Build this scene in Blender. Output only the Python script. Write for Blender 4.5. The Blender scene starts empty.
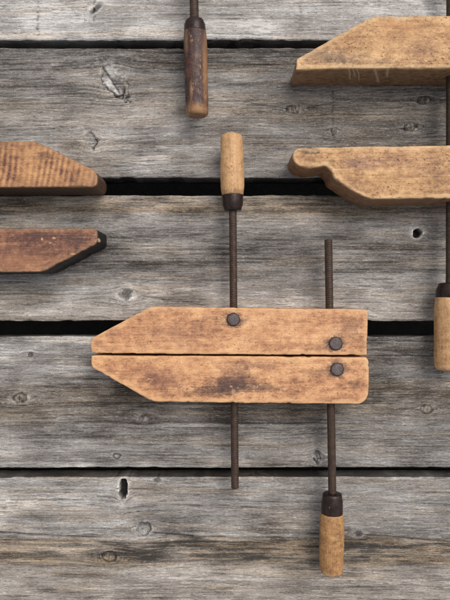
import bpy, math, random
import numpy as np
from mathutils import Vector
from mathutils.geometry import delaunay_2d_cdt

# ------------------------------------------------------------------ basics
# The scene is laid out in millimetres (one photo pixel is about 1 mm on the deck)
# and written to the meshes in metres.
MM = 0.001
D = 560.0                       # camera height above the deck, mm
scene = bpy.context.scene
C = scene.collection
R = math.radians


def W(px, py, z=0.0):
    k = (D - z) / D
    return ((px - 225.0) * k, (300.0 - py) * k, z)


def link(o, parent=None):
    C.objects.link(o)
    if parent is not None:
        o.parent = parent
    return o


def empty(name, loc=(0, 0, 0), parent=None):
    o = bpy.data.objects.new(name, None)
    o.empty_display_size = 0.02
    o.location = [c * MM for c in loc]
    return link(o, parent)


def tag(o, label=None, cat=None, group=None, kind=None):
    if label: o['label'] = label
    if cat: o['category'] = cat
    if group: o['group'] = group
    if kind: o['kind'] = kind
    return o


def mesh_obj(name, verts, faces, mat, parent=None, smooth=True, origin=(0, 0, 0), attrs=None):
    me = bpy.data.meshes.new(name)
    v = (np.asarray(verts, dtype=np.float64) - np.asarray(origin)) * MM
    me.from_pydata(v.tolist(), [], faces)
    me.materials.append(mat)
    me.polygons.foreach_set('use_smooth', [smooth] * len(me.polygons))
    for k, a in (attrs or {}).items():
        at = me.attributes.new(k, 'FLOAT', 'POINT')
        at.data.foreach_set('value', np.asarray(a, dtype=np.float32))
    me.update()
    o = bpy.data.objects.new(name, me)
    return link(o, parent)


# ------------------------------------------------------------------ numpy noise
class Noise:
    def __init__(self, seed):
        r = np.random.RandomState(seed)
        self.t = r.rand(256, 256)

    def __call__(self, x, y):
        xi = np.floor(x).astype(np.int64); yi = np.floor(y).astype(np.int64)
        fx = x - xi; fy = y - yi
        fx = fx * fx * fx * (fx * (fx * 6 - 15) + 10); fy = fy * fy * fy * (fy * (fy * 6 - 15) + 10)
        x0 = xi & 255; x1 = (xi + 1) & 255; y0 = yi & 255; y1 = (yi + 1) & 255
        t = self.t
        a = t[y0, x0] * (1 - fx) + t[y0, x1] * fx
        b = t[y1, x0] * (1 - fx) + t[y1, x1] * fx
        return a * (1 - fy) + b * fy          # 0..1

    def fbm(self, x, y, n=3, g=0.5):
        s = 0; a = 1.0; tot = 0
        for i in range(n):
            s = s + a * self(x * 2 ** i + 17.3 * i, y * 2 ** i + 9.1 * i); tot += a; a *= g
        return s / tot


def sstep(a, b, x):
    t = np.clip((x - a) / (b - a), 0, 1)
    return t * t * (3 - 2 * t)


# ------------------------------------------------------------------ node helpers
class NT:
    def __init__(self, name):
        self.m = bpy.data.materials.new(name)
        self.m.use_nodes = True
        self.t = self.m.node_tree
        self.t.nodes.clear()
        self.out = self.n('ShaderNodeOutputMaterial')
        self.b = self.n('ShaderNodeBsdfPrincipled')
        self.l(self.b.outputs[0], self.out.inputs[0])

    def n(self, kind, **kw):
        nd = self.t.nodes.new(kind)
        for k, v in kw.items():
            setattr(nd, k, v)
        return nd

    def l(self, a, b):
        self.t.links.new(a, b)

    def put(self, v, sock):
        if isinstance(v, (int, float)): sock.default_value = v
        elif isinstance(v, tuple): sock.default_value = v if len(v) == len(sock.default_value) else tuple(v) + (1,)
        else: self.l(v, sock)

    def math(self, op, a, b=0.0, c=0.0, clamp=False):
        nd = self.n('ShaderNodeMath', operation=op, use_clamp=clamp)
        self.put(a, nd.inputs[0]); self.put(b, nd.inputs[1])
        if op in ('MULTIPLY_ADD',): self.put(c, nd.inputs[2])
        return nd.outputs[0]

    def mix(self, f, a, b, blend='MIX'):
        nd = self.n('ShaderNodeMix', data_type='RGBA', blend_type=blend, clamp_factor=True)
        self.put(f, nd.inputs[0]); self.put(a, nd.inputs[6]); self.put(b, nd.inputs[7])
        return nd.outputs[2]

    def step(self, v, a, b, lo=0.0, hi=1.0):
        nd = self.n('ShaderNodeMapRange', interpolation_type='SMOOTHSTEP')
        self.put(v, nd.inputs[0])
        nd.inputs[1].default_value = a; nd.inputs[2].default_value = b
        nd.inputs[3].default_value = lo; nd.inputs[4].default_value = hi
        return nd.outputs[0]

    def mapping(self, vec, scale, loc=(0, 0, 0), rot=(0, 0, 0)):
        nd = self.n('ShaderNodeMapping')
        self.l(vec, nd.inputs[0])
        nd.inputs[1].default_value = loc; nd.inputs[2].default_value = rot; nd.inputs[3].default_value = scale
        return nd.outputs[0]

    def noise(self, vec, scale=1.0, detail=3.0, rough=0.55, dist=0.0):
        nd = self.n('ShaderNodeTexNoise')
        self.l(vec, nd.inputs['Vector'])
        nd.inputs['Scale'].default_value = scale; nd.inputs['Detail'].default_value = detail
        nd.inputs['Roughness'].default_value = rough; nd.inputs['Distortion'].default_value = dist
        return nd.outputs['Fac']

    def attr(self, name):
        return self.n('ShaderNodeAttribute', attribute_name=name)

    def ramp(self, f, stops):
        nd = self.n('ShaderNodeValToRGB')
        cr = nd.color_ramp
        while len(cr.elements) < len(stops): cr.elements.new(0.5)
        for e, (p, c) in zip(cr.elements, stops):
            e.position = p; e.color = tuple(c) + (1,)
        self.l(f, nd.inputs[0])
        return nd.outputs[0]

    def bump(self, h, dist, strength=1.0, normal=None):
        nd = self.n('ShaderNodeBump')
        nd.inputs['Strength'].default_value = strength; nd.inputs['Distance'].default_value = dist
        self.l(h, nd.inputs['Height'])
        if normal is not None: self.l(normal, nd.inputs['Normal'])
        return nd.outputs[0]


# ------------------------------------------------------------------ deck wood
def deck_material():
    t = NT('weathered_deck_wood')
    g = t.attr('grain').outputs['Vector']
    tone = t.attr('tone').outputs['Fac']
    warm = t.attr('warm').outputs['Fac']
    dark = t.attr('dark').outputs['Fac']
    f1 = t.noise(t.mapping(g, (0.07, 1.9, 0)), 1, 4, 0.65)
    f2 = t.noise(t.mapping(g, (0.30, 1.3, 0), (31, 7, 0)), 1, 4, 0.65)
    f3 = t.noise(t.mapping(g, (0.9, 1.1, 0), (3, 57, 0)), 1, 3, 0.7)
    v = t.math('MULTIPLY_ADD', t.math('SUBTRACT', f1, 0.5), 0.75, tone)
    v = t.math('MULTIPLY_ADD', t.math('SUBTRACT', f2, 0.5), 0.64, v)
    v = t.math('MULTIPLY_ADD', t.math('SUBTRACT', f3, 0.5), 0.70, v)
    fl = t.noise(t.mapping(g, (0.22, 1.0, 0), (55, 3, 0)), 1, 2, 0.5)
    v = t.math('ADD', v, t.step(fl, 0.59, 0.66, 0.0, 0.20))
    dl = t.noise(t.mapping(g, (0.022, 1.25, 0), (14, 83, 0)), 1, 2, 0.5)
    v = t.math('SUBTRACT', v, t.step(dl, 0.62, 0.70, 0.0, 0.26))
    col = t.ramp(v, [(0.0, (0.040, 0.036, 0.033)), (0.22, (0.125, 0.116, 0.108)), (0.45, (0.235, 0.222, 0.210)),
                     (0.68, (0.35, 0.337, 0.323)), (0.86, (0.49, 0.478, 0.462)), (1.0, (0.64, 0.63, 0.615))])
    wc = t.mix(1.0, col, (1.42, 1.06, 0.60), 'MULTIPLY')
    wn = t.math('MULTIPLY', warm, t.step(f2, 0.35, 0.62, 0.35, 1.0))
    col = t.mix(wn, col, wc)
    col = t.mix(1.0, col, (1.03, 1.0, 0.972), 'MULTIPLY')
    # small pits and short dark pores
    pit = t.noise(t.mapping(g, (0.16, 1.9, 0), (90, 13, 0)), 1, 2, 0.5)
    pm = t.step(pit, 0.30, 0.385, 0.85, 0.0)
    col = t.mix(pm, col, (0.045, 0.038, 0.032))
    col = t.mix(dark, col, (0.014, 0.012, 0.011))
    t.l(col, t.b.inputs['Base Color'])
    t.b.inputs['Roughness'].default_value = 0.82
    t.b.inputs['Specular IOR Level'].default_value = 0.25
    h = t.math('MULTIPLY_ADD', f2, 0.7, f1)
    h = t.math('MULTIPLY_ADD', f3, 0.35, h)
    h = t.math('MULTIPLY_ADD', pm, -0.5, h)
    t.l(t.bump(h, 0.0007, 0.9), t.b.inputs['Normal'])
    return t.m


DECK = deck_material()


def plank(y0, y1, seed, parent, knots=(), cracks=(), shade=None, base=0.45, slope=0.0, step=0.75, ticks=(), contrast=1.0):
    """One board from photo row y0 (far edge) to y1 (near edge)."""
    yt, yb = 300.0 - y0, 300.0 - y1
    N = [Noise(seed * 100 + i) for i in range(12)]
    far = np.arange(244, 640, 9.0)
    xs = np.concatenate([-far[::-1], np.arange(-239, 239, step), far])
    r = 2.2
    inner = np.arange(yb + r, yt - r, step)
    arc = np.linspace(0, math.pi / 2, 7)[:-1]
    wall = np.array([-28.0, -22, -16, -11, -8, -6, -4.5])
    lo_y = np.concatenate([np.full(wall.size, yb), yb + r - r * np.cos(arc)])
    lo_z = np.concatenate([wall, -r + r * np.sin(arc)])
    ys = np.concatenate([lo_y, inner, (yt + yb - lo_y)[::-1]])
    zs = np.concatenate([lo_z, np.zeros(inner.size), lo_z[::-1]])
    X, Y = np.meshgrid(xs, ys)
    Z = np.repeat(zs[:, None], xs.size, 1)
    top = (Z > -1.2).astype(float)
    # wandering, slightly ragged edges
    em = np.clip(np.abs(Y - (yt + yb) / 2) / ((yt - yb) / 2), 0, 1) ** 6
    side = np.sign(Y - (yt + yb) / 2)
    Y = Y - side * em * (1.4 * N[0].fbm(X / 90, side * 3 + 5.5, 3) + 1.2 * N[1].fbm(X / 9, side * 2 + Z * 0.15 + 3.5, 3) + 0.7 * sstep(0.68, 0.8, N[1].fbm(X / 24, side * 2 + 13.5, 2)) - 1.1)
    # grain coordinate, flowing round the knots
    V = Y + slope * X + 1.8 * (N[2].fbm(X / 190, Y / 60, 2) - 0.5) * 2 + 0.5 * (N[3](X / 45, Y / 16) - 0.5)
    q_all = np.full(X.shape, 9.0)
    kd = np.zeros(X.shape); kt = np.zeros(X.shape); kz = np.zeros(X.shape); kw = np.zeros(X.shape)
    for (kx, ky, rx, ry, ang, style) in knots:
        cx, cy = kx - 225.0, 300.0 - ky
        ca, sa = math.cos(R(ang)), math.sin(R(ang))
        dx, dy = X - cx, Y - cy
        lx, ly = dx * ca + dy * sa, -dx * sa + dy * ca
        wob = 1 + 0.34 * (N[4].fbm(X / 4.5 + kx, Y / 4.5, 3) - 0.5) * 2
        q = np.sqrt((lx / rx) ** 2 + (ly / ry) ** 2) * wob
        qf = np.sqrt((dx / (rx * 1.5)) ** 2 + (dy / (ry * 0.95)) ** 2)
        V = V - {'flake': 0.4, 'ring': 0.85, 'hole': 0.75}.get(style, 1.0) * dy * np.where(qf > 1, 1 / np.maximum(qf, 1) ** 1.85, 1.0) * 0.9
        inside = q < 1.0
        q_all = np.minimum(q_all, q)
        rim = np.exp(-((q - 1.0) / max(0.13, 0.75 / min(rx, ry))) ** 2) * sstep(0.30, 0.55, N[5].fbm(X / 6 + ky, Y / 6, 2) + 0.08)
        halo = np.exp(-np.maximum(q - 1.0, 0) ** 2 / 0.45) * (q >= 1.0)
        rings = 0.5 + 0.5 * np.sin(q * 13 + 3 * N[6](X / 3, Y / 3))
        if style == 'hole':
            hole = sstep(1.0, 0.8, q)
            kd += hole * 1.0; kz -= 9.0 * hole
            kt += 0.42 * halo * (N[7].fbm(X / 4, Y / 4, 2) * 1.2)
        elif style == 'dark':
            kd += 0.62 * sstep(1.0, 0.5, q) + 0.5 * rim; kz -= 0.9 * sstep(1.0, 0.6, q) + 0.5 * rim
            kt += 0.24 * halo + inside * 0.2 * (rings - 0.5)
        elif style == 'flake':
            fx, fy = lx / rx * wob, ly / ry * wob
            mott = sstep(0.42, 0.62, N[7].fbm(lx / 5 + 3, ly / 7 + 3, 3))
            left = inside * sstep(-0.18, -0.34, fx + 0.25 * fy)
            split = np.exp(-((fx + 0.25 * fy + 0.26) / 0.10) ** 2) * inside * sstep(0.95, 0.7, np.abs(fy))
            kd += 0.95 * rim * sstep(-0.15, 0.35, -fy * 0.9 - fx * 0.7) + 0.75 * split + 0.16 * inside * (1 - mott) * (1 - left)
            cres = np.exp(-((q - 1.32) / 0.10) ** 2) * sstep(0.15, 0.6, -fy) * sstep(-0.6, 0.1, fx)
            kd += 0.7 * cres
            kt += 0.42 * left * sstep(0.55, 0.1, fy) + 0.20 * inside * mott * (1 - left) + 0.24 * halo * sstep(0.40, 0.62, N[8].fbm(X / 4, Y / 3, 2))
            kz += 0.5 * left - 0.9 * split - 0.8 * rim - 0.5 * cres
        elif style == 'ring':
            arcm = sstep(-0.5, 0.2, dx / rx + 0.5 * dy / ry)
            rim = np.exp(-((q - 1.0) / max(0.13, 0.75 / min(rx, ry))) ** 2)
            kd += 0.9 * rim * arcm; kz -= 0.9 * rim * arcm
            kt += inside * (0.16 * (rings - 0.5) + 0.02) + 0.26 * halo * sstep(0.35, 0.65, N[8].fbm(X / 6, Y / 2, 2))
        else:                       # plain round knot
            kd += 0.85 * rim + 0.06 * inside; kz -= 0.7 * rim - 0.3 * inside
            kt += inside * (0.22 * (rings - 0.5) + 0.06) + 0.20 * halo * sstep(0.3, 0.6, N[8].fbm(X / 6, Y / 2, 2))
            star = np.exp(-(lx / 0.5) ** 2) * inside * (q < 0.7)
            kd += 0.5 * star
        kw += (0.12 if style == 'plain' else -0.2) * inside
    # growth streaks
    s_a = N[6].fbm(X / 130, V / 3.4, 3)
    s_b = N[7].fbm(X / 38, V / 1.15, 3)
    s_c = N[8].fbm(X / 15, V / 1.6, 3)
    broad = N[9].fbm(X / 85, V / 13, 3)
    patch = N[10].fbm(X / 38, Y / 17, 3)
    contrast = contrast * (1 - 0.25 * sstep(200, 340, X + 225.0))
    tone = base + contrast * (0.13 * (s_a - 0.5) * 2 + 0.10 * (s_b - 0.5) * 2 + 0.16 * (s_c - 0.5) * 2 +
                              0.14 * (broad - 0.5) * 2 + 0.30 * (patch - 0.5) * 2)
    # long, thin continuous growth lines and a few wider ones
    ln = N[4].fbm(X / 420 + 7, V / 0.85 + 31, 2)
    ln2 = N[8].fbm(X / 260 + 50, V / 2.4 + 90, 2)
    lines = sstep(0.60, 0.76, ln) * sstep(0.25, 0.6, N[2].fbm(X / 70 + 33, V / 9, 2))
    tone = tone - 0.20 * lines - 0.06 * sstep(0.58, 0.75, ln2)
    # pale lifted fibres and dark short checks
    fib = sstep(0.62, 0.74, N[11].fbm(X / 13, V / 1.5 + 40, 2))
    tone = tone + 0.15 * fib * sstep(0.35, 0.6, N[10].fbm(X / 55 + 21, Y / 22, 2))
    chk = sstep(0.655, 0.74, N[3].fbm(X / 26 + 80, V / 0.95 + 11, 2)) * sstep(0.3, 0.6, N[1].fbm(X / 60, Y / 20, 2))
    dark = 0.38 * chk + kd
    tone = tone + kt
    warm = 0.02 + 0.24 * sstep(0.5, 0.75, N[0].fbm(X / 70 + 9, V / 6, 3)) + kw
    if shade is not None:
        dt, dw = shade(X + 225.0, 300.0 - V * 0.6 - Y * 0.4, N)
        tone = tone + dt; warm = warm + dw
    Z = Z + top * (0.55 * (s_b - 0.5) + 0.5 * (s_a - 0.5) + 0.35 * (s_c - 0.5) + 0.25 * fib - 0.55 * chk - 0.35 * lines + kz + 0.9 * (broad - 0.5))
    # long drying cracks: list of (x0, x1, y at x0, y at x1, width, strength)
    for (x0, x1, ya, yb_, w, st) in cracks:
        P = X + 225.0
        f = np.clip((P - x0) / (x1 - x0), -0.2, 1.2)
        yc = 300.0 - (ya + (yb_ - ya) * f) + 2.2 * (N[2].fbm(P / 38, P * 0 + ya, 3) - 0.5)
        m = np.exp(-((Y - yc) / w) ** 2) * sstep(-0.02, 0.06, f) * sstep(1.02, 0.9, f)
        m = m * sstep(0.25, 0.5, N[5].fbm(P / 20 + ya, P * 0 + 2.0, 2) + 0.12)
        dark = dark + st * m; Z = Z - top * 1.4 * st * m
    # stacks of short saw ticks
    for (tx, ty0, ty1, st) in ticks:
        P = X + 225.0; Q = 300.0 - Y
        m = np.exp(-((P - tx - 1.5 * (N[4](Y / 4, Y * 0 + tx) - 0.5)) / 1.3) ** 2) * sstep(ty0 - 2, ty0 + 2, Q) * sstep(ty1 + 2, ty1 - 2, Q)
        m = m * sstep(0.38, 0.6, N[8](P / 6 + 3, Q / 1.3))
        dark = dark + st * m; Z = Z - top * 0.5 * m
    # the cut sides: rougher sawn wood, with the shade of the gaps painted in as darker tone
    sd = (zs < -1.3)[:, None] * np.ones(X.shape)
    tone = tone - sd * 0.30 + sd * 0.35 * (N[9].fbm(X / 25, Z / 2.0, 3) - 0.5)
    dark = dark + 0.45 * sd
    V = V + np.where(Z < -1.0, Z * 1.0 * side, 0)
    ny, nx = X.shape
    verts = np.stack([X, Y, Z], -1).reshape(-1, 3)
    idx = np.arange(ny * nx).reshape(ny, nx)
    q = np.stack([idx[:-1, :-1], idx[:-1, 1:], idx[1:, 1:], idx[1:, :-1]], -1).reshape(-1, 4)
    bot = np.stack([idx[-1, :-1], idx[-1, 1:], idx[0, 1:], idx[0, :-1]], -1)
    quads = np.concatenate([q, bot])
    me = bpy.data.meshes.new('plank')
    nq = len(quads)
    me.vertices.add(len(verts)); me.vertices.foreach_set('co', (verts * MM).ravel())
    caps = [idx[:, 0][::1], idx[:, -1][::-1]]
    nl = nq * 4 + 2 * ny
    me.loops.add(nl)
    me.loops.foreach_set('vertex_index', np.concatenate([quads.ravel(), caps[0], caps[1]]).astype(np.int32))
    me.polygons.add(nq + 2)
    starts = np.concatenate([np.arange(nq) * 4, [nq * 4, nq * 4 + ny]]).astype(np.int32)
    me.polygons.foreach_set('loop_start', starts)
    me.update(calc_edges=True)
    me.validate()
    me.polygons.foreach_set('use_smooth', np.ones(len(me.polygons), dtype=bool))
    me.materials.append(DECK)
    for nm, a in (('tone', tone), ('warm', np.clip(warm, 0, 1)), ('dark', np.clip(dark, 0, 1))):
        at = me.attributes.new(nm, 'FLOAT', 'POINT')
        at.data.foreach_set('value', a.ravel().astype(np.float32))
    at = me.attributes.new('grain', 'FLOAT_VECTOR', 'POINT')
    at.data.foreach_set('vector', np.stack([X + seed * 731, V + seed * 217, 0 * X], -1).ravel().astype(np.float32))
    return link(bpy.data.objects.new('plank', me), parent)


def band(y, a, b, soft=4):
    return sstep(a - soft, a + soft, y) * sstep(b + soft, b - soft, y)


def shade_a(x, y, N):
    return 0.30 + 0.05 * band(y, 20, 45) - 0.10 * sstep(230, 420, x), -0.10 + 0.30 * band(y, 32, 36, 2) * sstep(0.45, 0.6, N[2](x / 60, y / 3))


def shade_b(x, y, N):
    return (-0.03 - 0.12 * band(y, 40, 66, 8) + 0.13 * band(y, 100, 175, 14) * sstep(330, 150, x) - 0.10 * sstep(180, 300, x),  # last term paints shadow into the board's right part
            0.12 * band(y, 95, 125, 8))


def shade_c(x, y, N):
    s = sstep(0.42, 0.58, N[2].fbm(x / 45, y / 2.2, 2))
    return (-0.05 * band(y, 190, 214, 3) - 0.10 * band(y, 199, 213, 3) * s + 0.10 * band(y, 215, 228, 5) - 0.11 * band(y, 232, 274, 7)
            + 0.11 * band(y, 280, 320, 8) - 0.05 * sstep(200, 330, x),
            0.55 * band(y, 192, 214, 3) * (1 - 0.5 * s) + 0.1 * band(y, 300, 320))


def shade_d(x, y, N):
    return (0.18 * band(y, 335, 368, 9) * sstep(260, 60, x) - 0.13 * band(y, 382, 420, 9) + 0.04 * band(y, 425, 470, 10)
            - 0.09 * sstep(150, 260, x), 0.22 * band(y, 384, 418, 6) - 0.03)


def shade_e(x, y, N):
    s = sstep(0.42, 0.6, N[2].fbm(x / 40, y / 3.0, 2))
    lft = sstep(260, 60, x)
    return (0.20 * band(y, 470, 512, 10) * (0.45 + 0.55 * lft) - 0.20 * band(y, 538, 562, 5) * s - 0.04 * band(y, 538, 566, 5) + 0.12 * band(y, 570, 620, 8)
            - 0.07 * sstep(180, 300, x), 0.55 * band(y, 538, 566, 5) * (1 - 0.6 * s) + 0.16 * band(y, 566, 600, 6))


deck = tag(empty('deck'), 'weathered grey timber deck of wide planks with dark gaps under the clamps', 'deck', kind='structure')
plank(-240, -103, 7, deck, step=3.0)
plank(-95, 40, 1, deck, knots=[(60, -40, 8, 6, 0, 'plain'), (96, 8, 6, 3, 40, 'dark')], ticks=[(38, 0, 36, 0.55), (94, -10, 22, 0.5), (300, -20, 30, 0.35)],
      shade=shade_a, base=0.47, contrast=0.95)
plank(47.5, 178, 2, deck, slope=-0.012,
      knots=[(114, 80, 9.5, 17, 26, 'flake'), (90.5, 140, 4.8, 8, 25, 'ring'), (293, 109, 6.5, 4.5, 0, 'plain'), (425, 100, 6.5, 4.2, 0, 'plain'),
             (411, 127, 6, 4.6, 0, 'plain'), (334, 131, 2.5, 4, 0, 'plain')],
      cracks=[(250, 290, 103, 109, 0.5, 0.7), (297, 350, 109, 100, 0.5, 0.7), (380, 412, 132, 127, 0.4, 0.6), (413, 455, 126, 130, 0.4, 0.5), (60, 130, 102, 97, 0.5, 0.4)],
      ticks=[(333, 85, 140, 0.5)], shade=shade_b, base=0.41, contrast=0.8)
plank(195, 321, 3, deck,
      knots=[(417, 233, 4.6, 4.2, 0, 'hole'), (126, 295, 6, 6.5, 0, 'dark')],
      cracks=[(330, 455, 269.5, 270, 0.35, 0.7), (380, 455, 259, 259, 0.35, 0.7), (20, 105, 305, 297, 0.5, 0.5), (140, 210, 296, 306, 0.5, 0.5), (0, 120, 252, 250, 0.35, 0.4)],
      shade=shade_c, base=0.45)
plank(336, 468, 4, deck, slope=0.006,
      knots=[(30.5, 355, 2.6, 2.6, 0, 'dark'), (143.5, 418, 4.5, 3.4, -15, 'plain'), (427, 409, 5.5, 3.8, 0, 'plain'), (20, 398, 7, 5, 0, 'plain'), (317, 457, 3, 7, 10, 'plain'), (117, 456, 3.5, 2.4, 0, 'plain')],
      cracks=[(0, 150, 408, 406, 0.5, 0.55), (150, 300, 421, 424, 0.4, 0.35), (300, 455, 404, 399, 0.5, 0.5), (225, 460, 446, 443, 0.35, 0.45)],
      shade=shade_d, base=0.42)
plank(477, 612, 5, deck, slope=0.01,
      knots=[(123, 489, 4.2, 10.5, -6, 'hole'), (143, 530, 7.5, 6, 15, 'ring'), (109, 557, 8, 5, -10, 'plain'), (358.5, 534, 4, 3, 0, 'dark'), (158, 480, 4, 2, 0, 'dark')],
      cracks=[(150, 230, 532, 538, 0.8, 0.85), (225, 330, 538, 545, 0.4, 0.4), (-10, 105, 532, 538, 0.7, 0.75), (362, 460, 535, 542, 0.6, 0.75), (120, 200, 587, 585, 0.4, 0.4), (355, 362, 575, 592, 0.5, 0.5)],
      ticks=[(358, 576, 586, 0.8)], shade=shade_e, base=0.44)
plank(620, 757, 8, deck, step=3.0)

gm = NT('dark_soil')
gc = gm.n('ShaderNodeTexCoord').outputs['Object']
gm.l(gm.ramp(gm.noise(gc, 60, 6, 0.7), [(0.3, (0.008, 0.007, 0.006)), (0.7, (0.03, 0.026, 0.022))]), gm.b.inputs['Base Color'])
gm.b.inputs['Roughness'].default_value = 0.95
gm.l(gm.bump(gm.noise(gc, 90, 5, 0.7), 0.01), gm.b.inputs['Normal'])
ground = mesh_obj('ground', [(-3000, -3000, -130), (3000, -3000, -130), (3000, 3000, -130), (-3000, 3000, -130)], [(0, 1, 2, 3)], gm.m, smooth=False)
tag(ground, 'dark bare soil below the deck planks', 'ground', kind='structure')


# ------------------------------------------------------------------ clamp materials
def clamp_wood(name, light, mid, dark, axis='x', stains=(), saw=0.0, specks=0.5, seed=0, edge_col=None, edge_amt=0.6, side_col=None, drips=(),
               rough=0.55, grime=0.5, streak=1.0, mott=1.12, flecks=None, chips=()):
    """Oiled hardwood; stains = (x mm, y mm, rx, ry, strength, colour) in the thing's own coordinates."""
    t = NT(name)
    mm = t.n('ShaderNodeVectorMath', operation='SCALE')
    t.l(t.n('ShaderNodeTexCoord').outputs['Object'], mm.inputs[0]); mm.inputs['Scale'].default_value = 1000.0
    co = mm.outputs[0]
    off = (seed * 37.1, seed * 11.7, seed * 5.3)
    sc = (lambda a, c: (a, c, c)) if axis == 'x' else (lambda a, c: (c, a, c))
    g0 = t.noise(t.mapping(co, sc(0.010, 0.11), off), 1, 4, 0.6, 0.6)
    g1 = t.noise(t.mapping(co, sc(0.030, 0.75), off), 1, 4, 0.6, 0.3)
    g2 = t.noise(t.mapping(co, sc(0.12, 2.2), off), 1, 3, 0.65)
    b0 = t.noise(t.mapping(co, (0.035, 0.05, 0.05), off), 1, 4, 0.6)
    b1 = t.noise(t.mapping(co, (0.16, 0.22, 0.2), off), 1, 5, 0.65)
    v = t.math('MULTIPLY_ADD', t.math('SUBTRACT', g1, 0.5), 0.42 * streak, 0.5)
    v = t.math('MULTIPLY_ADD', t.math('SUBTRACT', g0, 0.5), 0.55 * streak, v)
    v = t.math('MULTIPLY_ADD', t.math('SUBTRACT', g2, 0.5), 0.25 * streak, v)
    b2 = t.noise(t.mapping(co, sc(0.55, 0.70), (off[0] + 3, off[1] + 8, 5)), 1, 4, 0.7)
    v = t.math('MULTIPLY_ADD', t.math('SUBTRACT', b0, 0.5), 0.95 * mott, v)
    v = t.math('MULTIPLY_ADD', t.math('SUBTRACT', b1, 0.5), 0.90 * mott, v)
    v = t.math('MULTIPLY_ADD', t.math('SUBTRACT', b2, 0.5), 0.70 * mott, v)
    if saw:
        wv = t.n('ShaderNodeTexWave', wave_type='BANDS', bands_direction='X')
        t.l(t.mapping(co, (1, 1, 1), (0, 0, 0), (0, 0, R(12))), wv.inputs['Vector'])
        wv.inputs['Scale'].default_value = 0.060; wv.inputs['Distortion'].default_value = 14.0
        wv.inputs['Detail'].default_value = 3.0; wv.inputs['Detail Scale'].default_value = 0.09
        wm = t.step(t.noise(t.mapping(co, (0.055, 0.03, 0.03), (5, 9, 2)), 1, 4, 0.6), 0.36, 0.60, 0.35, 1.0)
        v = t.math('MULTIPLY_ADD', t.math('MULTIPLY', t.math('SUBTRACT', wv.outputs['Fac'], 0.55), wm), saw, v)
    col = t.ramp(v, [(0.12, dark), (0.5, mid), (0.85, light)])
    # greasy handling grime in soft clouds
    gr = t.step(t.noise(t.mapping(co, (0.05, 0.085, 0.06), (off[0] + 50, off[1], 3)), 1, 5, 0.7), 0.52, 0.72, 0.0, grime)
    col = t.mix(gr, col, (dark[0] * 0.55, dark[1] * 0.62, dark[2] * 0.85))
    for (sx, sy, rx, ry, st, sc_) in stains:
        m = t.n('ShaderNodeMapping', vector_type='TEXTURE')
        t.l(co, m.inputs[0])
        m.inputs[1].default_value = (sx, sy, 0); m.inputs[3].default_value = (rx, ry, 400.0)
        ln = t.n('ShaderNodeVectorMath', operation='LENGTH'); t.l(m.outputs[0], ln.inputs[0])
        d = t.math('MULTIPLY_ADD', t.math('SUBTRACT', b1, 0.5), 1.3, ln.outputs['Value'])
        d = t.math('MULTIPLY_ADD', t.math('SUBTRACT', g1, 0.5), 0.8, d)
        d = t.math('MULTIPLY_ADD', t.math('SUBTRACT', b2, 0.5), 0.7, d)
        col = t.mix(t.step(d, 0.15, 1.2, st, 0.0), col, sc_)
    # dents, pores and specks of dirt
    sp = t.noise(t.mapping(co, sc(0.30, 0.50), (off[0] + 9, off[1] + 70, 1)), 1, 4, 0.65)
    spc = t.step(t.noise(t.mapping(co, (0.045, 0.06, 0.05), (off[0] + 2, off[1] + 20, 1)), 1, 3, 0.6), 0.35, 0.62, 0.0, 0.085)
    spm = t.step(t.math('ADD', sp, spc), 0.665, 0.75, 0.0, specks)
    col = t.mix(spm, col, (0.045, 0.024, 0.016))
    sp2 = t.noise(t.mapping(co, sc(0.035, 1.5), (off[0] + 19, off[1] + 33, 1)), 1, 2, 0.5)
    spm2 = t.step(sp2, 0.69, 0.76, 0.0, 0.6 * specks)
    col = t.mix(spm2, col, (0.06, 0.032, 0.02))
    pl = t.noise(t.mapping(co, (0.26, 0.32, 0.3), (off[0] + 23, off[1] + 41, 8)), 1, 3, 0.6)
    plm = t.step(pl, 0.66, 0.74, 0.0, 0.5)
    col = t.mix(plm, col, tuple(min(0.8, c * 1.35) for c in light))
    if flecks:
        fm = t.step(t.noise(t.mapping(co, sc(0.16, 0.45), (off[0] + 61, off[1], 4)), 1, 5, 0.7), flecks[0], flecks[0] + 0.07, 0.0, 0.85)
        col = t.mix(fm, col, flecks[1])
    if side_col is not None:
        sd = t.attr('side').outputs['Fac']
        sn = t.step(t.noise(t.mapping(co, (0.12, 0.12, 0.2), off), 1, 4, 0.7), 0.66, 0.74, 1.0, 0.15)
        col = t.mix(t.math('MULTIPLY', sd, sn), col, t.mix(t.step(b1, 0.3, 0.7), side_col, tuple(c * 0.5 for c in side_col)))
    for (sx, sy, rx, ry, st, sc_, *zz) in chips:
        m = t.n('ShaderNodeMapping', vector_type='TEXTURE')
        t.l(co, m.inputs[0])
        m.inputs[1].default_value = (sx, sy, zz[0] if zz else 0); m.inputs[3].default_value = (rx, ry, zz[1] if zz else 400.0)
        ln = t.n('ShaderNodeVectorMath', operation='LENGTH'); t.l(m.outputs[0], ln.inputs[0])
        d = t.math('MULTIPLY_ADD', t.math('SUBTRACT', b2, 0.5), 1.4, ln.outputs['Value'])
        col = t.mix(t.step(d, 0.7, 1.0, st, 0.0), col, sc_)
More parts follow.
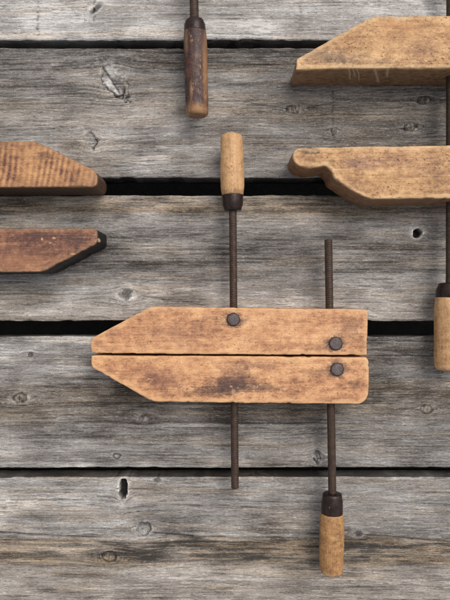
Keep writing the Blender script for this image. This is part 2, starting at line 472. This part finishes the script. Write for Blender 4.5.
    if drips:
        sx_ = t.n('ShaderNodeSeparateXYZ'); t.l(co, sx_.inputs[0])
        sdd = t.attr('side').outputs['Fac']
        for (dx_, w_, za, zb, sl) in drips:
            c_ = t.math('MULTIPLY_ADD', t.math('SUBTRACT', sx_.outputs['Z'], zb), -sl, dx_)
            c_ = t.math('MULTIPLY_ADD', t.math('SUBTRACT', b0, 0.5), 5.0, c_)
            d_ = t.math('ABSOLUTE', t.math('SUBTRACT', sx_.outputs['X'], c_))
            mk = t.math('MULTIPLY', t.math('MULTIPLY', t.step(d_, w_ * 0.2, w_ * 1.2, 0.8, 0.0), t.step(b2, 0.3, 0.5, 0.25, 1.0)), t.math('MULTIPLY', t.step(sx_.outputs['Z'], za - 3, za + 3), t.step(sx_.outputs['Z'], zb - 1, zb + 2, 1.0, 0.0)))
            col = t.mix(t.math('MULTIPLY', mk, t.step(sdd, 0.2, 0.6)), col, (0.42, 0.33, 0.22))
    if edge_col is not None:
        rm = t.math('MULTIPLY_ADD', t.math('SUBTRACT', b1, 0.5), 1.3, t.math('MULTIPLY_ADD', t.math('SUBTRACT', g1, 0.5), 0.8, t.attr('rim').outputs['Fac']))
        rg = t.step(t.noise(t.mapping(co, (0.04, 0.06, 0.05), (off[0] + 77, off[1], 2)), 1, 4, 0.65), 0.42, 0.60, 0.15, 0.75 * edge_amt)
        col = t.mix(t.math('MULTIPLY', t.step(rm, 0.45, 1.05), rg), col, edge_col)
        e = t.attr('edge').outputs['Fac']
        en = t.math('MULTIPLY', e, t.step(t.noise(t.mapping(co, (0.10, 0.18, 0.2), off), 1, 5, 0.7), 0.40, 0.60, 0.1, edge_amt))
        col = t.mix(en, col, edge_col)
    t.l(col, t.b.inputs['Base Color'])
    t.l(t.step(v, 0.2, 0.8, rough + 0.12, rough - 0.08), t.b.inputs['Roughness'])
    t.b.inputs['Specular IOR Level'].default_value = 0.35
    h = t.math('MULTIPLY_ADD', g1, 0.5, t.math('MULTIPLY', g2, 0.4))
    h = t.math('MULTIPLY_ADD', b1, 0.6, h)
    h = t.math('MULTIPLY_ADD', b2, 0.5, h)
    if saw: h = t.math('MULTIPLY_ADD', t.math('MULTIPLY', wv.outputs['Fac'], wm), 0.35, h)
    h = t.math('MULTIPLY_ADD', spm, -0.7, h)
    h = t.math('MULTIPLY_ADD', spm2, -0.6, h)
    h = t.math('MULTIPLY_ADD', plm, -0.5, h)
    t.l(t.bump(h, 0.0006, 0.8), t.b.inputs['Normal'])
    return t.m


def iron(name, a, b, rust, rough=0.5, metal=0.45, seed=0):
    t = NT(name)
    mm = t.n('ShaderNodeVectorMath', operation='SCALE')
    t.l(t.n('ShaderNodeTexCoord').outputs['Object'], mm.inputs[0]); mm.inputs['Scale'].default_value = 1000.0
    co = t.mapping(mm.outputs[0], (1, 1, 1), (seed * 31, seed * 17, 0))
    n1 = t.noise(co, 0.16, 5, 0.7); n2 = t.noise(co, 0.9, 4, 0.7)
    col = t.mix(t.step(n1, 0.35, 0.65), a, b)
    col = t.mix(t.step(n2, 0.50, 0.66, 0.0, 0.8), col, rust)
    e = t.attr('edge').outputs['Fac']
    col = t.mix(t.math('MULTIPLY', e, 0.75), col, (0.012, 0.008, 0.007))
    sc = t.step(t.noise(t.mapping(co, (0.7, 0.25, 0.5)), 1, 3, 0.6), 0.68, 0.74, 0.0, 0.6)
    col = t.mix(sc, col, (0.30, 0.25, 0.21))
    t.l(col, t.b.inputs['Base Color'])
    t.b.inputs['Metallic'].default_value = metal
    t.b.inputs['Specular IOR Level'].default_value = 0.3
    t.l(t.step(n2, 0.3, 0.7, rough - 0.1, rough + 0.18), t.b.inputs['Roughness'])
    t.l(t.bump(t.math('MULTIPLY_ADD', n2, 0.6, n1), 0.0004, 0.7), t.b.inputs['Normal'])
    return t.m


ROD = iron('rusty_thread_steel', (0.028, 0.018, 0.013), (0.056, 0.036, 0.026), (0.10, 0.044, 0.022), 0.5, 0.25)
FERRULE = iron('dark_ferrule_iron', (0.014, 0.008, 0.007), (0.028, 0.016, 0.013), (0.042, 0.018, 0.012), 0.27, 0.3, 3)
PIN = iron('pivot_iron', (0.062, 0.048, 0.046), (0.125, 0.100, 0.096), (0.085, 0.048, 0.036), 0.40, 0.4, 5)


# ------------------------------------------------------------------ clamp parts
def resample(poly, gap=1.4, rad=2.0, radii=None):
    """Closed outline with every corner rounded, then evenly sampled."""
    P = [np.array(p, float) for p in poly]
    n = len(P); pts = []
    for i in range(n):
        a, b, c = P[i - 1], P[i], P[(i + 1) % n]
        la, lc = np.linalg.norm(a - b), np.linalg.norm(c - b)
        r = (radii or {}).get(i, rad)
        ra = min(r, la * 0.45); rc = min(r, lc * 0.45)
        p0 = b + (a - b) / la * ra; p1 = b + (c - b) / lc * rc
        for f in np.linspace(0, 1, 7):
            pts.append((1 - f) ** 2 * p0 + 2 * f * (1 - f) * b + f * f * p1)
    pts = np.array(pts)
    seg = np.linalg.norm(np.roll(pts, -1, 0) - pts, axis=1)
    s = np.concatenate([[0], np.cumsum(seg)])
    m = max(24, int(s[-1] / gap))
    u = np.arange(m) * s[-1] / m
    cl = np.vstack([pts, pts[:1]])
    return np.stack([np.interp(u, s, cl[:, 0]), np.interp(u, s, cl[:, 1])], 1)


def area(p):
    return 0.5 * np.sum(p[:, 0] * np.roll(p[:, 1], -1) - np.roll(p[:, 0], -1) * p[:, 1])


def make_jaw(outline_px, h, mat, parent, seed, rad=2.0, radii=None, bev=1.6, z0=0.4, wear=1.0):
    pts = [W(x, y, h)[:2] for x, y in outline_px]
    p = resample(pts, 1.3, rad, radii)
    if area(p) < 0: p = p[::-1]
    n = len(p)
    N = Noise(seed)
    i = np.arange(n)
    tan = np.roll(p, -1, 0) - np.roll(p, 1, 0)
    tan /= np.linalg.norm(tan, axis=1)[:, None] + 1e-9
    nor = np.stack([tan[:, 1], -tan[:, 0]], 1)           # outward
    zero = np.zeros(n)
    wob = (N.fbm(p[:, 0] / 22 + 40, p[:, 1] / 22 + 40, 3) - 0.5) * 1.1 * wear
    p = p + nor * (0.5 * wob - 0.45 * wear * sstep(0.66, 0.8, N.fbm(p[:, 0] / 6 + 70, p[:, 1] / 6 + 70, 2)))[:, None]
    br = bev * (0.65 + 0.9 * N.fbm(p[:, 0] / 14, p[:, 1] / 14, 3)) * (1 + 0.9 * wear * sstep(0.62, 0.75, N.fbm(p[:, 0] / 7 + 9, p[:, 1] / 7, 2)))
    rings = []; edge = []; side = []
    def unfold(q, inset):
        # points that crossed over at tight corners are pulled back between their good neighbours
        d = np.sqrt(((q[:, None, :] - p[None]) ** 2).sum(-1)).min(1)
        ok = d > inset * 0.93 - 0.02
        if ok.all() or ok.sum() < 8: return q
        gi = np.where(ok)[0]
        ext = np.concatenate([gi - n, gi, gi + n])
        return np.stack([np.interp(i, ext, np.tile(q[gi, c], 3)) for c in (0, 1)], 1)

    def ring(inset, z, e, s):
        inset = np.asarray(inset)
        q = p - nor * inset[:, None]
        if inset.min() > 0.2: q = unfold(q, inset)
        rings.append(np.column_stack([q, np.broadcast_to(z, (n,))])); edge.append(np.full(n, e)); side.append(np.full(n, s))
    bb = 0.9
    ring(zero + bb + 1, zero + z0, 0, 1); ring(zero + bb, zero + z0, 0.4, 1)
    ring(zero + bb * 0.3, zero + z0 + bb * 0.3, 0.6, 1); ring(zero, zero + z0 + bb, 0.3, 1)
    for f in (0.1, 0.25, 0.4, 0.55, 0.7, 0.85):
        z = z0 + f * (h - z0)
        ring(0.5 * (N.fbm(p[:, 0] / 9 + z, p[:, 1] / 9 + z, 3) - 0.5) * wear, zero + z, 0.0, 1)
    for k, a in enumerate(np.linspace(0, math.pi / 2, 6)):
        jit = 0.25 * wear * (N.fbm(p[:, 0] / 3.2 + k * 0.4, p[:, 1] / 3.2, 2) - 0.5)
        ring(br * (1 - math.cos(a)) + jit, h - br + br * math.sin(a), 0.5 + 0.5 * math.sin(math.pi * k / 5), 1 - k / 5)
    ring(br + 0.9, zero + h, 0.35, 0); ring(br + 1.8, zero + h, 0.0, 0)
    m = len(rings)
    verts = np.concatenate(rings)
    faces = []
    for k in range(m - 1):
        for j in range(n):
            j2 = (j + 1) % n
            faces.append((k * n + j, k * n + j2, (k + 1) * n + j2, (k + 1) * n + j))
    faces.append(tuple(range(n - 1, -1, -1)))
    org = np.array(parent['origin_mm'])
    last = rings[-1][:, :2]
    gx, gy = np.meshgrid(np.arange(last[:, 0].min(), last[:, 0].max(), 2.6), np.arange(last[:, 1].min(), last[:, 1].max(), 2.6))
    G = np.stack([gx.ravel(), gy.ravel()], 1) + np.random.RandomState(seed).uniform(-.5, .5, (gx.size, 2))
    a, b = last, np.roll(last, -1, 0)
    cr_ = ((a[None, :, 1] > G[:, None, 1]) != (b[None, :, 1] > G[:, None, 1])) & \
        (G[:, None, 0] < (b[None, :, 0] - a[None, :, 0]) * (G[:, None, 1] - a[None, :, 1]) / (b[None, :, 1] - a[None, :, 1] + 1e-12) + a[None, :, 0])
    dist = np.sqrt(((G[:, None] - last[None]) ** 2).sum(-1)).min(1)
    keep = (cr_.sum(1) % 2 == 1) & (dist > 1.4)
    G = G[keep]; dist = dist[keep]
    pts2 = [Vector(q) for q in np.concatenate([last, G]).tolist()]
    cv, ce, cf_, ov, _, _ = delaunay_2d_cdt(pts2, [(j, (j + 1) % n) for j in range(n)], [], 1, 1e-4)
    base0 = len(verts); extra = []; remap = []; rimx = []
    for k_, co in enumerate(cv):
        src = ov[k_]
        if src and min(src) < n:
            remap.append((m - 1) * n + min(src))
        else:
            z = h; dd = 0.0
            if src and min(src) >= n:
                dd = dist[min(src) - n]
                z = h + min(1.0, dd / 6) * wear * (0.7 * (N.fbm(np.array([co[0] / 30 + 60]), np.array([co[1] / 12 + 60]), 3)[0] - 0.5))
            remap.append(base0 + len(extra)); extra.append((co[0], co[1], z)); rimx.append(math.exp(-(dd + 1.0) / 3.0))
    for f in cf_:
        q = [co for co in (cv[i_] for i_ in f)]
        sg = sum(q[i_ - 1][0] * q[i_][1] - q[i_][0] * q[i_ - 1][1] for i_ in range(len(q)))
        f = list(f) if sg > 0 else list(f)[::-1]
        faces.append(tuple(remap[i_] for i_ in f))
    if extra:
        verts = np.concatenate([verts, np.array(extra)])
        edge.append(np.zeros(len(extra))); side.append(np.zeros(len(extra)))
    rim = np.concatenate([np.concatenate([np.full(n, 1.0 if k_ >= 10 else 0.0) for k_ in range(m)])] + ([np.array(rimx)] if extra else []))
    o = mesh_obj('jaw', verts, faces, mat, parent, origin=org, attrs={'edge': np.concatenate(edge), 'side': np.concatenate(side), 'rim': rim})
    return o


def lathe(name, p0, p1, prof, mat, parent, seg=40, helix=None, wob=0.0, seed=1, cap=True, org=None):
    """prof: list of (distance along axis from p0, radius, edge attribute)."""
    p0 = np.array(p0, float); p1 = np.array(p1, float)
    ax = (p1 - p0) / np.linalg.norm(p1 - p0)
    u = np.cross(ax, (0, 0, 1)) if abs(ax[2]) < 0.9 else np.cross(ax, (0, 1, 0))
    u /= np.linalg.norm(u); v = np.cross(ax, u)
    N = Noise(seed)
    th = np.arange(seg) * 2 * math.pi / seg
    S = np.array([q[0] for q in prof]); Rr = np.array([q[1] for q in prof]); E = np.array([q[2] for q in prof])
    rr = np.repeat(Rr[:, None], seg, 1)
    if helix:
        pitch, amp, plain = helix
        amp = amp * sstep(plain - 3, plain + 6, S)[:, None]
        ph = (S[:, None] / pitch - th[None] / (2 * math.pi)) % 1.0
        rr = rr - amp * (1 - np.minimum(np.abs(ph - 0.5) * 3.2, 1.0)) * (Rr[:, None] > 1.5)
    if wob:
        rr = rr * (1 + wob * (N.fbm(S[:, None] / 14 + 20, np.cos(th)[None] * 1.3 + 20, 3) - 0.5 + 0.6 * (N.fbm(S[:, None] / 5 + 60, np.sin(th)[None] * 3 + 50, 2) - 0.5)))
    P = p0 + S[:, None, None] * ax + rr[..., None] * (np.cos(th)[None, :, None] * u + np.sin(th)[None, :, None] * v)
    m = len(prof)
    verts = P.reshape(-1, 3)
    faces = []
    for k in range(m - 1):
        for j in range(seg):
            j2 = (j + 1) % seg
            faces.append((k * seg + j, (k + 1) * seg + j, (k + 1) * seg + j2, k * seg + j2))
    faces.append(tuple(range(seg))); faces.append(tuple((m - 1) * seg + j for j in range(seg - 1, -1, -1)))
    if org is None: org = np.array(parent['origin_mm'])
    return mesh_obj(name, verts, [f[::-1] for f in faces], mat, parent, origin=org, attrs={'edge': np.repeat(E, seg)})


def make_clamp(name, origin, label, group):
    o = empty(name, origin)
    o['origin_mm'] = [float(c) for c in origin]
    return tag(o, label, 'clamp', group)


def child_origin(o, parent):
    o['origin_mm'] = list(parent['origin_mm'])
    return o


def make_spindle(parent, handle_end, ferrule_a, ferrule_b, tip, z, rod_r, ferr_r, handle_prof, handle_mat, seed, plain=0.0, wob=0.05):
    """handle_end .. ferrule_a is wood, ferrule_a .. ferrule_b iron, then the screw rod to tip (photo points)."""
    HE, FA, FB, TP = (np.array(W(*q, z)) for q in (handle_end, ferrule_a, ferrule_b, tip))
    L = np.linalg.norm(TP - FB)
    st = 0.35
    s = np.arange(0, L - 0.8, st)
    prof = [(-4.0, rod_r, 0)] + [(q, rod_r, 0) for q in s] + [(L - 0.6, rod_r * 0.95, 0.4), (L - 0.1, rod_r * 0.8, 0.3), (L, rod_r * 0.6, 0)]
    rod = lathe('spindle', FB, TP, prof, ROD, parent, seg=24, helix=(2.1, 0.30, plain), seed=seed)
    child_origin(rod, parent)
    lf = np.linalg.norm(FB - FA)
    r0, r1 = ferr_r
    fp = [(-1.0, r0 * 0.9, 0.6), (-0.6, r0 * 0.98, 0.7), (0, r0, 0.5), (1.0, r0, 0), (lf * 0.45, r0 * 0.99, 0), (lf * 0.62, (r0 + r1) / 2 + 0.3, 0.0), (lf * 0.8, r1, 0.0),
          (lf - 1.0, r1 * 0.97, 0.1), (lf - 0.2, r1 * 0.88, 0.4), (lf, r1 * 0.75, 0.8), (lf + 0.1, rod_r * 0.8, 1)]
    fer = lathe('ferrule', FA, FB, fp, FERRULE, rod, seg=44, wob=0.03, seed=seed + 1)
    lh = np.linalg.norm(HE - FA)
    fs = np.linspace(0, 1, 60)
    xs = [q[0] for q in handle_prof]; rs = [q[1] for q in handle_prof]
    sm = np.interp(fs, xs, rs)
    k = np.ones(5) / 5
    pad = np.concatenate([[sm[0]] * 2, sm, [sm[-1]] * 2])
    sm = np.convolve(pad, k, 'valid')
    hp = [(0.05, sm[0] * 0.9, 0.3)]
    er = 4.2
    for f, r in zip(fs, sm):
        dd = (1 - f) * lh
        if dd < er: break
        hp.append((f * lh, r, 0.0))
    re = np.interp(1 - er / lh, xs, rs)
    for a in np.linspace(0.15, math.pi / 2, 8):
        hp.append((lh - er + er * math.sin(a), re - er * (1 - math.cos(a)), 0.8 * math.sin(a * 2)))
    hp.append((lh + 0.25, (re - er) * 0.5, 0))
    lathe('handle', FA, HE, hp, handle_mat, rod, seg=48, wob=wob, seed=seed + 2)
    return rod


def make_pin(jaw, px, py, h, r, seed, proud=0.9):
    c = W(px, py, h)
    prof = [(0, r * 0.98, 1), (2.0 + proud * 0.35, r, 1), (2.0 + proud * 0.7, r * 0.95, 1), (2.0 + proud * 0.9, r * 0.87, 0.85), (2.0 + proud * 0.97, r * 0.79, 0.15), (2.0 + proud * 1.1, r * 0.6, 0), (2.0 + proud * 1.18, r * 0.25, 0)]
    return lathe('pivot_pin', (c[0], c[1], h - 2.0), (c[0], c[1], h + 5), prof, PIN, jaw, seg=40, wob=0.05, seed=seed, org=np.array(jaw['origin_mm']))


def local(px, py, h, org):
    w = W(px, py, h)
    return w[0] - org[0], w[1] - org[1]


GROUP = 'old wooden handscrew clamps laid on the deck'
STAIN = (0.055, 0.034, 0.028)

# ---- middle clamp, closed
H = 40.0
org = W(229, 355, 0)
cl = make_clamp('handscrew_clamp', org, 'closed wooden clamp lying whole in the middle, its two tan jaws pressed together', GROUP)
def L(px, py): return local(px, py, H, org)
TAN = dict(light=(0.67, 0.378, 0.186), mid=(0.475, 0.234, 0.110), dark=(0.20, 0.084, 0.048))
upper_st = [(*L(233.3, 319.7), 9.5, 9, 0.7, (0.09, 0.05, 0.035)), (*L(335.6, 343.8), 9.5, 9, 0.7, (0.09, 0.05, 0.035)), (*L(210, 318), 12, 2.5, 0.4, STAIN), (*L(120, 335), 25, 8, 0.25, (0.3, 0.13, 0.075)), (*L(233, 321), 17, 7, 0.62, STAIN), (*L(335, 344), 12, 9, 0.6, STAIN), (*L(350, 328), 17, 14, 0.38, (0.13, 0.07, 0.055)),
            (*L(322, 347), 16, 5, 0.35, STAIN), (*L(180, 333), 40, 14, 0.22, (0.2, 0.10, 0.08)), (*L(270, 322), 40, 4, 0.2, (0.2, 0.1, 0.07))]
lower_st = [(*L(337, 369.8), 9.5, 9, 0.7, (0.09, 0.05, 0.035)), (*L(205, 392), 30, 5, 0.55, STAIN), (*L(265, 388), 26, 5, 0.5, (0.09, 0.05, 0.04)), (*L(252, 365), 40, 5, 0.3, (0.2, 0.1, 0.07)), (*L(233, 386), 36, 9, 0.86, (0.036, 0.022, 0.022)), (*L(238, 377), 22, 15, 0.6, (0.085, 0.042, 0.036)), (*L(337, 370), 12, 9, 0.6, STAIN),
            (*L(166, 380), 24, 13, 0.42, (0.17, 0.075, 0.055)), (*L(150, 370), 16, 9, 0.3, (0.2, 0.09, 0.06)), (*L(355, 384), 7, 5, 0.35, STAIN), (*L(320, 372), 18, 5, 0.3, STAIN)]
mu = clamp_wood('tan_maple_upper', **TAN, stains=upper_st, chips=[(*L(233.3, 319.6), 7.9, 7.9, 0.75, (0.05, 0.028, 0.02)), (*L(335.6, 343.7), 7.9, 7.9, 0.75, (0.05, 0.028, 0.02))], seed=1, specks=0.55, edge_col=(0.60, 0.345, 0.168), edge_amt=0.75, grime=0.3)
ml = clamp_wood('tan_maple_lower', **TAN, stains=lower_st, chips=[(*L(337, 369.7), 7.9, 7.9, 0.75, (0.05, 0.028, 0.02)), (*L(231, 386.5), 1.6, 1.0, 0.7, (0.42, 0.30, 0.2)), (*L(233.5, 391.5), 2.4, 2.0, 0.75, (0.32, 0.21, 0.14)), (*L(254, 387), 1.8, 2.2, 0.5, (0.42, 0.26, 0.15)), (*L(238, 388), 1.2, 1.2, 0.6, (0.3, 0.2, 0.14)), (*L(285, 389), 3, 1.2, 0.5, (0.6, 0.4, 0.22))], seed=2, specks=0.65, edge_col=(0.62, 0.358, 0.173), edge_amt=0.9, grime=0.35)
ju = make_jaw([(90, 341), (93, 337.5), (149, 307.5), (155, 306.7), (366, 309.5), (368, 313), (367, 355), (300, 354.8), (96, 353.4), (91, 352)], H, mu, cl, 11,
              rad=1.6, radii={0: 2.5, 2: 4, 3: 4, 4: 2}, bev=1.05)
jl = make_jaw([(91, 356), (97, 355.6), (300, 356.8), (367, 357.4), (369, 362), (369, 392), (366, 400), (360, 404), (240, 403), (156, 401.8), (149, 400), (93, 368), (90.5, 362)], H, ml, cl, 12,
              rad=1.6, radii={6: 2.5, 7: 2.5}, bev=1.15, wear=1.2)
ju['origin_mm'] = list(org); jl['origin_mm'] = list(org)
make_pin(ju, 233.3, 319.5, H, 6.2, 21); make_pin(ju, 335.6, 343.6, H, 6.3, 22); make_pin(jl, 337, 369.6, H, 6.3, 23)
h1 = clamp_wood('honey_handle_wood', (0.61, 0.37, 0.185), (0.47, 0.265, 0.118), (0.22, 0.11, 0.05), axis='y', seed=4, specks=0.45, grime=0.4, mott=0.7, rough=0.48,
                stains=[(*local(232.5, 196, 22, org), 30, 6, 0.6, (0.11, 0.06, 0.035))])
h2 = clamp_wood('amber_handle_wood', (0.52, 0.30, 0.125), (0.36, 0.185, 0.07), (0.13, 0.06, 0.026), axis='y', seed=5, specks=0.65, grime=0.65, mott=1.0, flecks=(0.63, (0.56, 0.36, 0.17)), rough=0.45, edge_col=(0.6, 0.42, 0.25))
make_spindle(cl, (231.6, 134.3), (232.6, 195.5), (232.8, 211), (235, 488.5), 22, 3.75, (10.2, 8.8),
             [(0, 10.3), (0.12, 11.2), (0.35, 11.5), (0.7, 10.8), (1, 10.2)], h1, 31)
make_spindle(cl, (331.4, 573), (332, 513), (332.3, 493), (328.4, 239.5), 22, 3.85, (10.3, 9.4),
             [(0, 10.4), (0.1, 11.3), (0.3, 11.7), (0.6, 11.7), (0.85, 11.3), (1, 10.8)], h2, 41, plain=80)

# ---- right clamp, jaws apart
H = 42.0
org = W(450, 190, 0)
cr = make_clamp('handscrew_clamp', org, 'open tan clamp at the right edge, one jaw pointed, the other with a hooked tip', GROUP)
def L(px, py): return local(px, py, H, org)
OCH = dict(light=(0.60, 0.365, 0.165), mid=(0.42, 0.228, 0.098), dark=(0.165, 0.082, 0.047))
st_a = [(*L(330, 58), 34, 8, 0.62, (0.11, 0.072, 0.055)), (*L(318, 50), 20, 9, 0.35, (0.12, 0.08, 0.06)), (*L(400, 26), 26, 8, 0.35, (0.55, 0.27, 0.11)), (*L(372, 63), 60, 5, 0.3, STAIN),
        (*L(420, 50), 30, 12, 0.25, (0.2, 0.11, 0.07))]
st_b = [(*L(360, 163), 22, 9, 0.5, (0.17, 0.085, 0.08)), (*L(308, 150), 11, 3.5, 0.85, (0.10, 0.06, 0.042)), (*L(400, 160), 40, 12, 0.25, (0.24, 0.11, 0.08)), (*L(430, 170), 20, 8, 0.25, (0.2, 0.1, 0.06))]
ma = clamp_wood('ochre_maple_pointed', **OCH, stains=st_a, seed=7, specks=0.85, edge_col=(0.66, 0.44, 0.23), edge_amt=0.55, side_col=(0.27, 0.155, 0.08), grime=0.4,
                drips=[(L(x_, 68)[0], w_, za, 42, sl) for x_, w_, za, sl in ((349, 1.1, 16, 0.25), (353, 0.8, 22, 0.3), (357, 0.8, 12, 0.3), (374, 1.7, 8, 0.42), (388, 1.5, 22, 0.25))])
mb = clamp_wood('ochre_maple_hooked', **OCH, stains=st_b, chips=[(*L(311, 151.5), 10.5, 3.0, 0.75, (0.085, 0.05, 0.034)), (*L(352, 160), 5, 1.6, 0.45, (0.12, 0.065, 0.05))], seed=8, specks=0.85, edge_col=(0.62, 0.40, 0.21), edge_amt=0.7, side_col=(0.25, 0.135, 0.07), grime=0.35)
ja = make_jaw([(295.5, 69.5), (297, 58.5), (369, 18), (376, 15.8), (450, 15.5), (575, 15), (577, 68), (450, 68.2), (340, 68.2)], H, ma, cr, 13, rad=1.6, radii={2: 4, 3: 4}, bev=1.0)
jb = make_jaw([(293, 151), (299, 147.8), (330, 147), (450, 145.2), (577, 144), (577, 198), (450, 198.3), (372, 198.6), (366, 197), (352, 190.5), (343, 184), (334, 178), (331.5, 170.5), (326, 165.5), (309, 168), (298, 165.5), (292.4, 159)],
              H, mb, cr, 14, rad=1.6, radii={0: 4, 15: 3, 16: 4, 12: 2}, bev=1.1, wear=1.3)
ja['origin_mm'] = list(org); jb['origin_mm'] = list(org)
make_pin(ja, 470, 44, H, 6.3, 24); make_pin(jb, 470, 172, H, 6.3, 25)
h3 = clamp_wood('pale_handle_wood', (0.61, 0.375, 0.19), (0.47, 0.265, 0.12), (0.24, 0.12, 0.055), axis='y', seed=9, specks=0.4, grime=0.2, rough=0.5)
make_spindle(cr, (449, 370), (450, 297.5), (450.3, 283), (451, -70), 22, 4.2, (13.2, 11.2), [(0, 13.2), (0.15, 14.2), (0.5, 14.4), (0.85, 13.8), (1, 13)], h3, 51)
make_spindle(cr, (560, -160), (560, -95), (560, -78), (558, 300), 22, 4.0, (10.3, 9.0), [(0, 10.6), (0.3, 11.8), (1, 10.6)], h1, 55)

# ---- left clamp, jaws apart
H = 42.0
org = W(-20, 205, 0)
cf = make_clamp('handscrew_clamp', org, 'open dark brown wooden clamp, two blunt jaw tips entering from the left edge', GROUP)
def L(px, py): return local(px, py, H, org)
BRN = dict(light=(0.50, 0.265, 0.115), mid=(0.32, 0.152, 0.066), dark=(0.105, 0.045, 0.032))
DBR = dict(light=(0.38, 0.185, 0.095), mid=(0.21, 0.092, 0.052), dark=(0.06, 0.026, 0.022))
st_a = [(*L(44, 156), 14, 6, 0.6, (0.07, 0.03, 0.022)), (*L(20, 146), 40, 5, 0.3, (0.1, 0.05, 0.035)), (*L(88, 178), 8, 6, 0.4, (0.4, 0.22, 0.11))]
st_b = [(*L(40, 236), 46, 9, 0.62, (0.055, 0.025, 0.023)), (*L(78, 240), 20, 11, 0.7, (0.05, 0.025, 0.024)), (*L(25, 250), 40, 8, 0.4, (0.07, 0.03, 0.025)), (*L(15, 262), 30, 7, 0.4, (0.34, 0.16, 0.075))]
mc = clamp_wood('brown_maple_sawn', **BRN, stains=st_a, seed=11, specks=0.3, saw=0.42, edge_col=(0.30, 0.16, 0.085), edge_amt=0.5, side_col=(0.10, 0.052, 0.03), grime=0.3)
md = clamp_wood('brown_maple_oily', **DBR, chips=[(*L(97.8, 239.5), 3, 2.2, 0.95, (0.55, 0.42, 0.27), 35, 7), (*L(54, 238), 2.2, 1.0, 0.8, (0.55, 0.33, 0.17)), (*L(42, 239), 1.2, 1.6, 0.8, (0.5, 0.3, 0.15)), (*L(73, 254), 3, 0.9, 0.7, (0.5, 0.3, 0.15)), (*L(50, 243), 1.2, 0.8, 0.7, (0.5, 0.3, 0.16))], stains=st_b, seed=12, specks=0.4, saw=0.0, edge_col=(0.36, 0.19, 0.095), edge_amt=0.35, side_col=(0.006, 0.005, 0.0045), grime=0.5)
jc = make_jaw([(-150, 141), (34, 141.2), (40, 143), (94, 170), (97.5, 175), (97.2, 184), (94, 187), (40, 187.2), (-150, 188)], H, mc, cf, 15, rad=2.5, radii={1: 5, 4: 5}, bev=1.1)
jd = make_jaw([(-150, 228), (92, 228.2), (97, 229.5), (97.5, 241), (95, 244.5), (46, 270), (40, 271.8), (-150, 274)], H, md, cf, 16, rad=2.0, radii={4: 3, 5: 4}, bev=0.9)
jc['origin_mm'] = list(org); jd['origin_mm'] = list(org)
make_pin(jc, -42, 160, H, 6.3, 26); make_pin(jd, -42, 250, H, 6.3, 27)
make_spindle(cf, (-42, 470), (-42, 408), (-42, 392), (-40, 80), 22, 4.0, (10.3, 9.0), [(0, 10.6), (0.3, 11.8), (1, 10.6)], h2, 61)
make_spindle(cf, (-138, -30), (-138, 32), (-138, 48), (-136, 350), 22, 4.0, (10.3, 9.0), [(0, 10.6), (0.3, 11.8), (1, 10.6)], h1, 65)

# ---- top clamp, only its handle reaches into the picture
org = W(195, -20, 0)
ct = make_clamp('handscrew_clamp', org, 'worn dark brown clamp handle on a screw rod reaching down from the top edge', GROUP)
def L(px, py): return local(px, py, 22, org)
h4 = clamp_wood('dark_worn_handle', (0.13, 0.055, 0.034), (0.052, 0.022, 0.017), (0.018, 0.008, 0.007), axis='y', seed=14, specks=0.5, flecks=(0.59, (0.36, 0.19, 0.085)), grime=0.35, rough=0.36,
                edge_col=(0.40, 0.24, 0.11), edge_amt=0.9, stains=[(*L(197, 113), 14, 7, 0.8, (0.32, 0.165, 0.07)), (*L(206, 70), 3.5, 50, 0.75, (0.33, 0.17, 0.08)), (*L(192, 95), 2, 12, 0.5, (0.36, 0.2, 0.1)), (*L(187, 45), 2, 15, 0.5, (0.3, 0.16, 0.08))])
make_spindle(ct, (197.3, 116.5), (195, 32.5), (194.4, 20.5), (189, -250), 24, 4.3, (10.4, 9.2), [(0, 10.6), (0.15, 11.3), (0.4, 11.2), (0.7, 11.0), (1, 10.9)], h4, 71)
mt = clamp_wood('tan_maple_far', **TAN, seed=16)
jt = make_jaw([(60, -62), (330, -62), (330, -112), (120, -112), (60, -80)], 42, mt, ct, 17)
jt['origin_mm'] = list(org)
jt2 = make_jaw([(60, -150), (120, -118), (330, -118), (330, -168), (60, -168)], 42, mt, ct, 18)
jt2['origin_mm'] = list(org)

for o in list(bpy.data.objects):
    if 'origin_mm' in o: del o['origin_mm']

# ------------------------------------------------------------------ light
world = bpy.data.worlds.new('World'); scene.world = world; world.use_nodes = True
wt = world.node_tree
bg = wt.nodes['Background']
sky = wt.nodes.new('ShaderNodeTexSky'); sky.sky_type = 'NISHITA'; sky.sun_disc = False
ELEV, AZ = R(58), R(38)             # azimuth measured from +Y towards +X
sky.sun_elevation = ELEV; sky.sun_rotation = AZ; sky.dust_density = 3.0; sky.air_density = 1.0
hs = wt.nodes.new('ShaderNodeHueSaturation'); hs.inputs['Saturation'].default_value = 0.25
wt.links.new(sky.outputs[0], hs.inputs['Color']); wt.links.new(hs.outputs[0], bg.inputs['Color'])
bg.inputs['Strength'].default_value = 0.135
sd = bpy.data.lights.new('sun', 'SUN'); sd.energy = 1.05; sd.angle = R(32); sd.color = (1.0, 0.95, 0.88)
so = link(bpy.data.objects.new('sun', sd))
from mathutils import Vector
dirv = Vector((math.sin(AZ) * math.cos(ELEV), math.cos(AZ) * math.cos(ELEV), math.sin(ELEV)))
so.rotation_euler = dirv.to_track_quat('Z', 'Y').to_euler()
so.location = dirv * 3

# ------------------------------------------------------------------ camera
cd = bpy.data.cameras.new('camera'); cam = link(bpy.data.objects.new('camera', cd))
cam.location = (0, 0, D * MM); cam.rotation_euler = (0, 0, 0)
cd.sensor_fit = 'VERTICAL'; cd.sensor_height = 24.0
cd.lens = 24.0 * D / 600.0
cd.clip_start = 0.01; cd.clip_end = 100
scene.camera = cam
scene.view_settings.view_transform = 'Standard'; scene.view_settings.look = 'None'
scene.view_settings.exposure = 0.54; scene.view_settings.gamma = 1.0
scene.render.resolution_x = 768; scene.render.resolution_y = 1024
